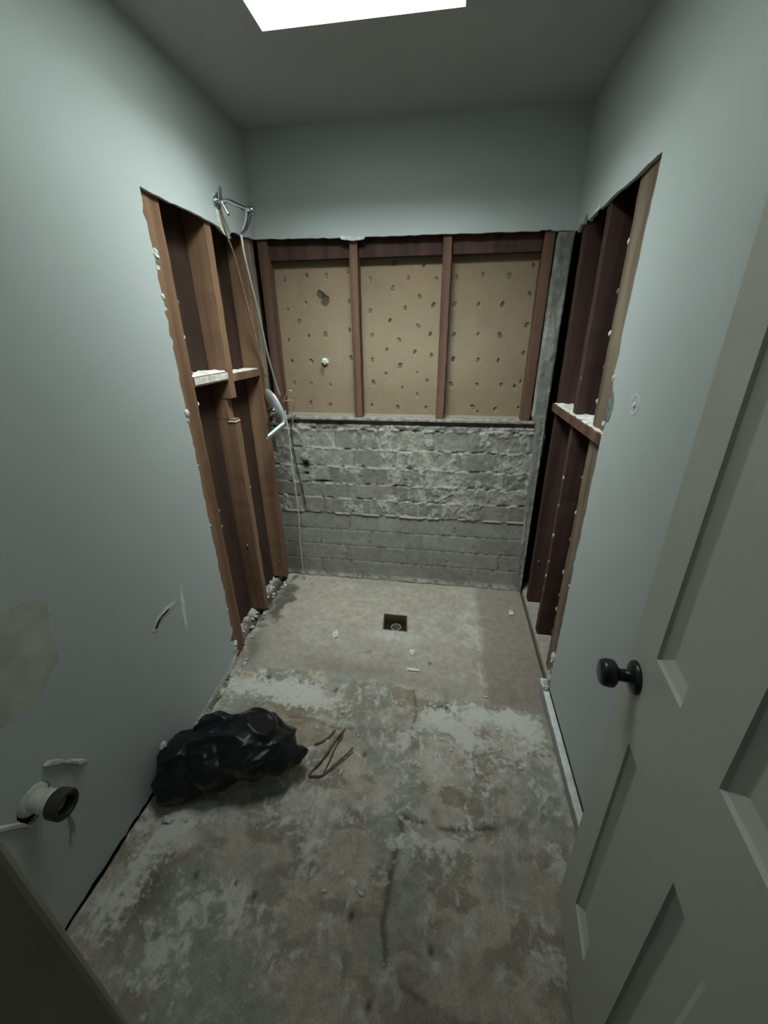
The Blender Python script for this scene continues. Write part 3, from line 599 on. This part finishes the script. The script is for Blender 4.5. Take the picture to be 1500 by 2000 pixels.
# ------------------------------------------------------------------ door (opened against the right wall)
dn = Vector((.99420, -.10757, 0)); dd = Vector((.10757, .99420, 0)); P0 = Vector((1.402, -1.569, .006))
def dpt(s, z, d, lean=.033): return P0 + dd*(s + .008 + lean*z) + dn*d + Vector((0, 0, z))   # d > 0 into the leaf
door = empty('door_1', (1.345, -2.128, 0)); door['kind'] = 'structure'
bpy.context.view_layer.update(); dinv = Matrix.Translation(-Vector((1.345, -2.128, 0)))
def build_leaf():
    bm = bmesh.new(); T = .035; HT = 2.02
    S = [-.560, -.441, -.333, -.208, -.100, 0.0]; Zs = [0, .172, .765, .981, HT-.12, HT]
    panels = {(1, 1), (3, 1), (1, 3), (3, 3)}; cache = {}
    def V(s, z, d):
        k = (round(s, 5), round(z, 5), round(d, 5))
        if k not in cache: cache[k] = bm.verts.new(dinv @ dpt(s, z, d))
        return cache[k]
    def quad(a, b, c, d): bm.faces.new((V(*a), V(*b), V(*c), V(*d)))
    for i in range(5):
        for j in range(5):
            s0, s1, z0, z1 = S[i], S[i+1], Zs[j], Zs[j+1]
            for side in (0, 1):
                f = 0 if side == 0 else T; sg = 1 if side == 0 else -1
                if (i, j) in panels:
                    prev = (s0, s1, z0, z1, f)
                    for ins, dep in ((.003, .006), (.021, .015), (.024, .016)):
                        cur = (s0+ins, s1-ins, z0+ins, z1-ins, f + sg*dep)
                        a = [(prev[0], prev[2]), (prev[1], prev[2]), (prev[1], prev[3]), (prev[0], prev[3])]; b = [(cur[0], cur[2]), (cur[1], cur[2]), (cur[1], cur[3]), (cur[0], cur[3])]
                        for k in range(4): quad((*a[k], prev[4]), (*a[(k+1) % 4], prev[4]), (*b[(k+1) % 4], cur[4]), (*b[k], cur[4]))
                        prev = cur
                    quad((prev[0], prev[2], prev[4]), (prev[1], prev[2], prev[4]), (prev[1], prev[3], prev[4]), (prev[0], prev[3], prev[4]))
                else: quad((s0, z0, f), (s1, z0, f), (s1, z1, f), (s0, z1, f))
    for j in range(5):
        for s in (S[0], S[-1]): quad((s, Zs[j], 0), (s, Zs[j+1], 0), (s, Zs[j+1], T), (s, Zs[j], T))
    for i in range(5):
        for z in (Zs[0], Zs[-1]): quad((S[i], z, 0), (S[i+1], z, 0), (S[i+1], z, T), (S[i], z, T))
    o = finish('door_leaf', bm, M_trim, door)
    return o
build_leaf()
kc = dpt(-.050, .888, 0); ax = -dn
bm = bmesh.new(); lathe(bm, [(.0, 0), (.033, 0), (.034, .003), (.031, .008), (.024, .011), (.013, .013), (.0125, .030), (.014, .034), (.021, .037), (.0275, .042), (.0285, .050), (.0275, .060), (.024, .066), (.016, .069), (.001, .070)], 32, dinv @ frame_to(kc, ax), cap=False)
finish('door_knob', bm, M_blackmetal, door, smooth=True)

# ------------------------------------------------------------------ drain
dr = empty('floor_drain', (.770, -.405, -.1275))
bm = bmesh.new(); lathe(bm, [(.030, 0), (.030, .088), (.0295, .090), (.025, .090), (.0245, .088), (.0245, 0)], 32, cap=False); finish('drain_pipe', bm, M_hose, dr, smooth=False)
bm = bmesh.new(); lathe(bm, [(.0244, -.002), (.0244, .055), (.001, .053)], 24, cap=False); finish('drain_bore_shade', bm, M_hole, dr)  # dark disc stands in for the shade inside the open pipe
tag(dr, 'round metal drain pipe in the square hole of the shower floor', 'drain')

# ------------------------------------------------------------------ drain stub in the left wall near the door
ps = empty('pipe_stub', (0, -1.762, .452)); RX = Euler((0, PI/2 , 0)).to_matrix().to_4x4()
bm = bmesh.new(); lathe(bm, [(.0255, -.011), (.0255, .030), (.029, .031), (.029, .040), (.0265, .041), (.0265, .050), (.0295, .051), (.0295, .058), (.0265, .059), (.0265, .068), (.022, .068), (.022, -.011)], 36, RX, cap=False); finish('pipe', bm, M_pvc, ps)
bm = bmesh.new(); n = 40; prof = [(.0268, .062), (.035, .064), (.036, .070), (.036, .092), (.033, .096), (.025, .096), (.0235, .092), (.0235, .068)]; lathe(bm, prof, 40, RX, cap=False); finish('slip_nut', bm, M_rubber, ps, smooth=False)
bm = bmesh.new(); lathe(bm, [(.0219, .030), (.001, .028)], 30, RX, cap=False); finish('pipe_bore_shade', bm, M_hole, ps)  # dark disc set in the bore in place of its inner shade
bm = bmesh.new(); lathe(bm, [(.027, -.0125), (.040, -.0128), (.0405, -.004), (.034, .004), (.0262, .006)], 30, RX, cap=False); finish('escutcheon', bm, M_pvc, ps)
tag(ps, 'white plastic drain pipe stub with dark slip nut sticking out of the left wall', 'pipe')
solid('pipe_hole_light_block', -.033, -.022, -1.95, -1.55, .2, .7, M_hole)  # dark panel added behind the pipe hole to block light
def flap(name, pts, label, mat=M_gyp, seed=0):
    """small curled tongue of torn drywall; pts = list of (y, z, height off wall)"""
    bm = bmesh.new(); rr = random.Random(seed); A = []
    for (y, z, h, w) in pts:
        A.append([bm.verts.new(p) for p in ((.0002, y, z - w/2), (.0002, y, z + w/2), (h, y + rr.uniform(-.003, .003), z + w*.4), (h, y + rr.uniform(-.003, .003), z - w*.4))])
    for a, b in zip(A[:-1], A[1:]):
        for k in range(4): bm.faces.new((a[k], a[(k+1) % 4], b[(k+1) % 4], b[k]))
    bm.faces.new(A[0]); bm.faces.new(A[-1]); o = finish(name, bm, mat, None, bevel=.001)
    return tag(o, label, 'broken drywall')
flap('torn_drywall_flap', [(-1.715, .512, .010, .006), (-1.70, .505, .016, .018), (-1.68, .482, .015, .014), (-1.665, .452, .010, .016), (-1.65, .435, .018, .022), (-1.635, .415, .012, .014), (-1.618, .395, .004, .006)], 'torn drywall flap above the pipe stub on the left wall', seed=1)
flap('torn_drywall_flap', [(-1.86, .49, .006, .010), (-1.835, .468, .010, .018), (-1.81, .43, .012, .020), (-1.795, .395, .008, .010)], 'torn drywall flap beside the door jamb, left of the pipe stub', seed=2)
flap('torn_drywall_flap', [(-1.715, .31, .004, .02), (-1.72, .275, .014, .034), (-1.73, .235, .012, .028), (-1.745, .215, .006, .012)], 'torn drywall flap just below the pipe stub on the left wall', seed=3)

# screw ring on the right wall
an = empty('wall_anchor', (W, -.994, 1.345)); RXn = Euler((0, -PI/2, 0)).to_matrix().to_4x4()
bm = bmesh.new(); lathe(bm, [(.024, .0003), (.0245, .0012), (.029, .0012), (.030, .0003)], 30, RXn, cap=False); finish('paint_ring', bm, M_plaster, an)
bm = bmesh.new(); lathe(bm, [(.007, .0003), (.0065, .004), (.002, .0045), (.001, .002)], 16, RXn, cap=False); finish('anchor_plug', bm, M_bbt, an)
tag(an, 'white plastic anchor inside a pale paint ring on the right wall', 'wall anchor')

# ------------------------------------------------------------------ shower fittings hanging in the left opening
arm = empty('shower_fitting', (0, -.345, 2.04))
def loc(p, o): return tuple(Vector(p) - Vector(o))
AO = (0, -.345, 2.04)
bm = bmesh.new(); lathe(bm, [(.001, .0006), (.024, .0006), (.026, .003), (.020, .009), (.010, .012)], 24, Euler((0, PI/2, 0)).to_matrix().to_4x4(), cap=False); finish('wall_flange', bm, M_chrome, arm, smooth=True)
bm = bmesh.new(); tube(bm, [(.004, 0, 0), (.030, 0, .003), (.055, 0, .002), (.085, 0, -.010), (.115, 0, -.022), (.135, 0, -.030)], .0085, 12); finish('arm_pipe', bm, M_chrome, arm, smooth=True)
bm = bmesh.new(); tube(bm, [(.018, 0, .006), (.024, -.004, .034), (.030, -.006, .052)], lambda t: .0105*(1-.55*t), 10); tube(bm, [(.022, 0, .0), (.035, 0, -.022), (.048, .0, -.044)], lambda t: .0105*(1-.4*t), 10); finish('bracket_prong', bm, M_chrome, arm, smooth=True)
bm = bmesh.new(); lathe(bm, [(.001, -.002), (.010, .0), (.014, .004), (.0155, .012), (.0155, .030), (.012, .036), (.006, .039), (.001, .040)], 24, Matrix.Translation((.132, .0, -.030)) @ Vector((.85, -.35, -.25)).to_track_quat('Z', 'Y').to_matrix().to_4x4(), cap=False); finish('joint_knob', bm, M_chrome, arm, smooth=True)
bm = bmesh.new(); tube(bm, [(.138, 0, -.038), (.130, -.002, -.065), (.113, -.004, -.095), (.096, -.005, -.112)], lambda t: .0155 - .007*t, 16); finish('hose_holder', bm, M_chrome, arm, smooth=True)
tag(arm, 'chrome shower arm with hose holder sticking out above the left opening', 'shower arm')
bm = bmesh.new(); tube(bm, [(.094, -.350, 1.922), (.093, -.34, 1.849), (.090, -.30, 1.737), (.086, -.25, 1.613), (.082, -.20, 1.452), (.080, -.14, 1.31), (.088, -.115, 1.235)], .0052, 10, sub=10)
tag(finish('shower_hose', bm, M_hose, smooth=True), 'thin metal shower hose hanging from the chrome holder to the valve plate', 'hose')
bm = bmesh.new(); tube(bm, [(.006, -.338, 2.075), (.009, -.336, 2.02), (.009, -.33, 1.975), (.006, -.305, 1.935), (.006, -.26, 1.865), (.006, -.22, 1.747), (.006, -.17, 1.594), (.006, -.125, 1.449), (.006, -.09, 1.33)], .0042, 8, sub=8)
tag(finish('brown_cable', bm, M_cable, smooth=True), 'brown cable hanging in front of the left opening beside the metal hose', 'cable')
# valve trim plate hanging askew with its lever
vo = Vector((.052, -.10, 1.165)); vp = empty('shower_valve', vo)
la = Vector((.40, 0, -.915)).normalized(); wa = Vector((.74, -.58, .33)).normalized(); nn = wa.cross(la).normalized()
if nn.dot(Vector((.94, -2.15, .37))) < 0: nn = -nn; wa = -wa
Rm = Matrix((la, wa, nn)).transposed().to_4x4()
bm = bmesh.new(); n = 48; rings = []
for (k, h) in ((1.0, 0), (1.0, .004), (.93, .011), (.75, .018), (.45, .022), (.20, .024), (.01, .0245)):
    rings.append([bm.verts.new(Rm @ Vector((.110*k*math.cos(2*PI*i/n), .062*k*math.sin(2*PI*i/n), h))) for i in range(n)])
for A, B in zip(rings[:-1], rings[1:]):
    for k in range(n): bm.faces.new((A[k], A[(k+1) % n], B[(k+1) % n], B[k]))
bm.faces.new(rings[0]); finish('trim_plate', bm, M_plate, vp, smooth=True)
bm = bmesh.new(); p0 = la*.098 + nn*.012; d1 = Vector((-.10, -.975, -.17)).normalized(); up_ = la; pr = []
for t, hw, ht in ((-.02, .012, .007), (0, .018, .008), (.05, .020, .008), (.12, .019, .007), (.175, .018, .006), (.185, .015, .004)):
    c = p0 + d1*t; s = (Vector((.55, 0, .83)) - d1*d1.dot(Vector((.55, 0, .83)))).normalized(); q = s.cross(d1)
    pr.append([bm.verts.new(c + s*a*hw + q*b*ht) for a, b in ((-1, -1), (1, -1), (1, 1), (-1, 1))])
for A, B in zip(pr[:-1], pr[1:]):
    for k in range(4): bm.faces.new((A[k], A[(k+1) % 4], B[(k+1) % 4], B[k]))
bm.faces.new(pr[0]); bm.faces.new(pr[-1]); finish('lever', bm, noise_mat('pale_lever', (.62, .70, .70), (.78, .84, .84), scale=20, rough=.35, bump=.05, metallic=.15), vp, bevel=.003)
bm = bmesh.new(); lathe(bm, [(.001, -.0), (.020, .0), (.020, .010), (.014, .014), (.014, .035), (.001, .036)], 20, Matrix.Translation(nn*.022 + la*.01) @ Rm.to_3x3().to_4x4(), cap=False); finish('valve_stem', bm, M_chrome, vp, smooth=True)
tag(vp, 'oval chrome shower valve plate with pale lever hanging crooked by the back left corner', 'shower valve')
bm = bmesh.new(); tube(bm, [(.090, -.085, 1.19), (.120, -.07, 1.255), (.150, -.065, 1.235), (.150, -.06, 1.19), (.120, -.065, 1.175), (.118, -.06, 1.14), (.140, -.055, 1.12), (.128, -.05, 1.10), (.115, -.06, 1.06)], .0022, 6, sub=8)
tube(bm, [(.10, -.08, 1.20), (.135, -.06, 1.20), (.145, -.06, 1.165), (.125, -.06, 1.13), (.120, -.055, 1.08)], .0016, 6, sub=8)
tag(finish('twisted_wire', bm, M_copper, smooth=True), 'curly copper wire twisted behind the valve plate', 'wire')
bm = bmesh.new(); tube(bm, [(.100, -.095, 1.150), (.108, -.095, 1.012), (.106, -.09, .859), (.112, -.095, .699), (.116, -.095, .53), (.106, -.09, .311), (.101, -.085, .118), (.098, -.066, .008)], .0030, 8, sub=8)
tag(finish('grey_string', bm, M_string, smooth=True), 'thin grey string hanging from the valve down to the shower floor', 'string')
bm = bmesh.new(); tube(bm, [(.108, -.052, 1.10), (.092, -.015, .959), (.100, -.012, .832), (.118, -.012, .70), (.136, -.012, .548)], .0030, 6, sub=6)
tag(finish('dark_cord', bm, M_hole, smooth=True), 'short dark cord lying against the bricks behind the grey string', 'cord')

# ------------------------------------------------------------------ bin bag
def build_bag():
    from mathutils import noise
    bm = bmesh.new(); bmesh.ops.create_icosphere(bm, subdivisions=6, radius=1)
    # lumps the bag hangs over: centre, radii
    E = [((.11, -1.40, .085), (.095, .105, .095)), ((.22, -1.37, .110), (.12, .12, .105)), ((.33, -1.34, .150), (.125, .115, .10)), ((.42, -1.33, .130), (.09, .09, .07)), ((.50, -1.325, .098), (.05, .04, .03)), ((.530, -1.322, .085), (.020, .016, .014)), ((.10, -1.46, .055), (.085, .075, .055)), ((.20, -1.30, .16), (.10, .06, .055)), ((.37, -1.27, .165), (.08, .05, .05))]
    c0 = Vector((.25, -1.365, .10))
    for v in bm.verts:
        d = v.co.normalized(); best = 0
        # support of the union along the ray from the centre
        for c, r in E:
            o = c0 - Vector(c); A = sum((d[i]/r[i])**2 for i in range(3)); B = 2*sum(o[i]*d[i]/r[i]**2 for i in range(3)); Cc = sum((o[i]/r[i])**2 for i in range(3)) - 1
            D = B*B - 4*A*Cc
            if D > 0:
                t = (-B + math.sqrt(D))/(2*A)
                if t > best: best = t
        if best == 0: best = .04
        v.co = d*best
    for _ in range(3): bmesh.ops.smooth_vert(bm, verts=bm.verts[:], factor=.5, use_axis_x=True, use_axis_y=True, use_axis_z=True)
    bm.normal_update()
    for v in bm.verts:
        p = v.co.copy(); q = Vector((p.x*5.5 + p.z*4, p.y*8, p.z*8 - p.x*3))
        q += Vector((noise.noise(q*.6), noise.noise(q*.6 + Vector((5, 5, 5))), noise.noise(q*.6 + Vector((1, 8, 2)))))*.6
        d1, pts = noise.voronoi(q*.62 + Vector((2, 4, 9))); e = d1[1] - d1[0]
        r1 = 1 - abs(noise.noise(Vector((q.x*.35 + q.z*.4, q.y*1.1, q.z*1.2 - q.x*.5)) + Vector((3, 7, 2))))*4.0     # long drawn folds
        r2 = 1 - abs(noise.noise(Vector((q.x*.8, q.y*2.2, q.z*2.4 - q.x)) + Vector((8, 1, 6))))*4.0
        v.co += v.normal*(.020*min(e, .6) - .010 + .014*max(r1, 0) + .006*max(r2, 0) + .0015*noise.noise(p*60))
    for v in bm.verts:
        w = v.co + c0; w.z = max(w.z, .006 + .003*noise.noise(w*30)); w.x = max(w.x, .004); v.co = w - c0
    o = finish('bin_bag', bm, M_bag, None, smooth=True); o.location = c0
    return tag(o, 'crumpled black plastic bin bag on the floor against the left wall', 'bin bag')
bag = build_bag()
for i, (x, y, z, r, l) in enumerate(((.028, -1.405, .165, .012, 'white torn scrap poking up behind the left end of the black bag'),)):
    tag(lump('paper_scrap', (x+.004, y, z), r, M_plaster, 40+i, (.5, 1.3, 1.2)), l, 'scrap')
tag(lump('plaster_chunk', (.120, -1.555, .012), .013, M_plaster, 44, (1.5, .8, .6)), 'larger white plaster chunk lying in the shadow of the black bag', 'plaster chunk')
tag(lump('plaster_chunk', (.175, -1.548, .010), .009, M_plaster, 45, (1.6, .8, .6)), 'smaller white plaster chunk lying in the shadow of the black bag', 'plaster chunk')

# ------------------------------------------------------------------ loose bits on the floor
bm = bmesh.new(); tube(bm, [(.640, -1.13, .010), (.617, -1.18, .012), (.590, -1.26, .010), (.553, -1.333, .012), (.575, -1.337, .010), (.605, -1.328, .012), (.640, -1.285, .014), (.675, -1.245, .018), (.695, -1.215, .022)], .0038, 6, sub=5)
tube(bm, [(.64, -1.15, .012), (.622, -1.22, .016), (.612, -1.29, .014), (.602, -1.33, .012)], .0022, 6, sub=5)
tag(finish('bent_wire', bm, M_twig, smooth=True), 'bent brown wire lying on the floor right of the black bag', 'wire')
bm = bmesh.new(); tube(bm, [(.60, -1.14, .010), (.585, -1.175, .014), (.56, -1.20, .012), (.535, -1.215, .010)], .0035, 6)
tag(finish('wood_sliver', bm, M_twig, smooth=True), 'short wood sliver between the black bag and the bent wire', 'wood sliver')
bm = bmesh.new(); box(bm, .868, .932, -.767, -.752, .003, .009); tag(finish('plaster_chip', bm, M_bbt, bevel=.002), 'long white plaster chip lying between the shower pan and the dusty floor', 'plaster chip')
tag(lump('plaster_chip', (.885, -.640, .006), .012, M_plaster, 51, (1.2, 1.5, .4)), 'small white plaster chip on the pan in front of the drain', 'plaster chip')
tag(lump('plaster_chip', (.448, -.563, .006), .016, M_plaster, 52, (1.0, 1.6, .5)), 'curled white plaster chip on the pan left of the drain', 'plaster chip')
tag(lump('plaster_chip', (1.445, -.235, .006), .012, M_gyp, 53, (1.1, 1.9, .5)), 'tan plaster chip on the pan by the right edge near the bricks', 'plaster chip')
tag(lump('plaster_chunk', (1.505, -.83, .07), .018, M_plaster, 54, (.7, 1.2, 1.5)), 'white plaster chunk at the front foot of the right opening', 'plaster chunk')
rc = random.Random(77); proto = []
for k in range(4):
    o = lump('plaster_crumb', (0, 0, 0), .010, M_bare if k % 2 else M_gyp, 60+k, (1, 1.2, .7), sub=2); proto.append(o)
pos = [(-.04 + rc.uniform(-.035, .03), y) for y in np.linspace(-1.0, -.12, 34)] + [(rc.uniform(.02, .06), rc.uniform(-1.42, -1.02)) for _ in range(6)]
for i, (x, y) in enumerate(pos):
    if y < -.80: x = max(x, .018 + rc.uniform(0, .03))
    o = proto[i] if i < 4 else proto[i % 4].copy()
    if i >= 4: col.objects.link(o)
    s = rc.uniform(.35, 1.15); o.scale = (s, s*rc.uniform(.8, 1.5), s); o.rotation_euler = (rc.uniform(-.3, .3), 0, rc.uniform(0, 6.28))
    o.location = (x, y, .006 + (.012 if x < -.05 else 0))
    tag(o, 'off-white plaster crumb in the rubble along the foot of the left wall', 'plaster crumb', 'plaster crumbs along the left wall')
proto = lump('floor_crumb', (0, 0, 0), .006, M_plaster, 90, (1, 1.2, .6), sub=2)
for i in range(34):
    o = proto if i == 0 else proto.copy()
    if i: col.objects.link(o)
    x, y = (rc.gauss(1.22, .15), rc.gauss(-1.04, .07)) if i < 20 else (rc.uniform(.3, 1.4), rc.uniform(-1.75, -1.0))
    x = min(max(x, .58), 1.47) if y < -1.15 else min(max(x, .2), 1.47)
    s = rc.uniform(.4, 1.2); o.scale = (s, s*rc.uniform(.8, 1.8), s); o.rotation_euler = (0, 0, rc.uniform(0, 6.28)); o.location = (x, y, .005)
    tag(o, 'tiny white crumb scattered on the rough floor in front of the shower pan', 'crumb', 'crumbs scattered on the rough floor')
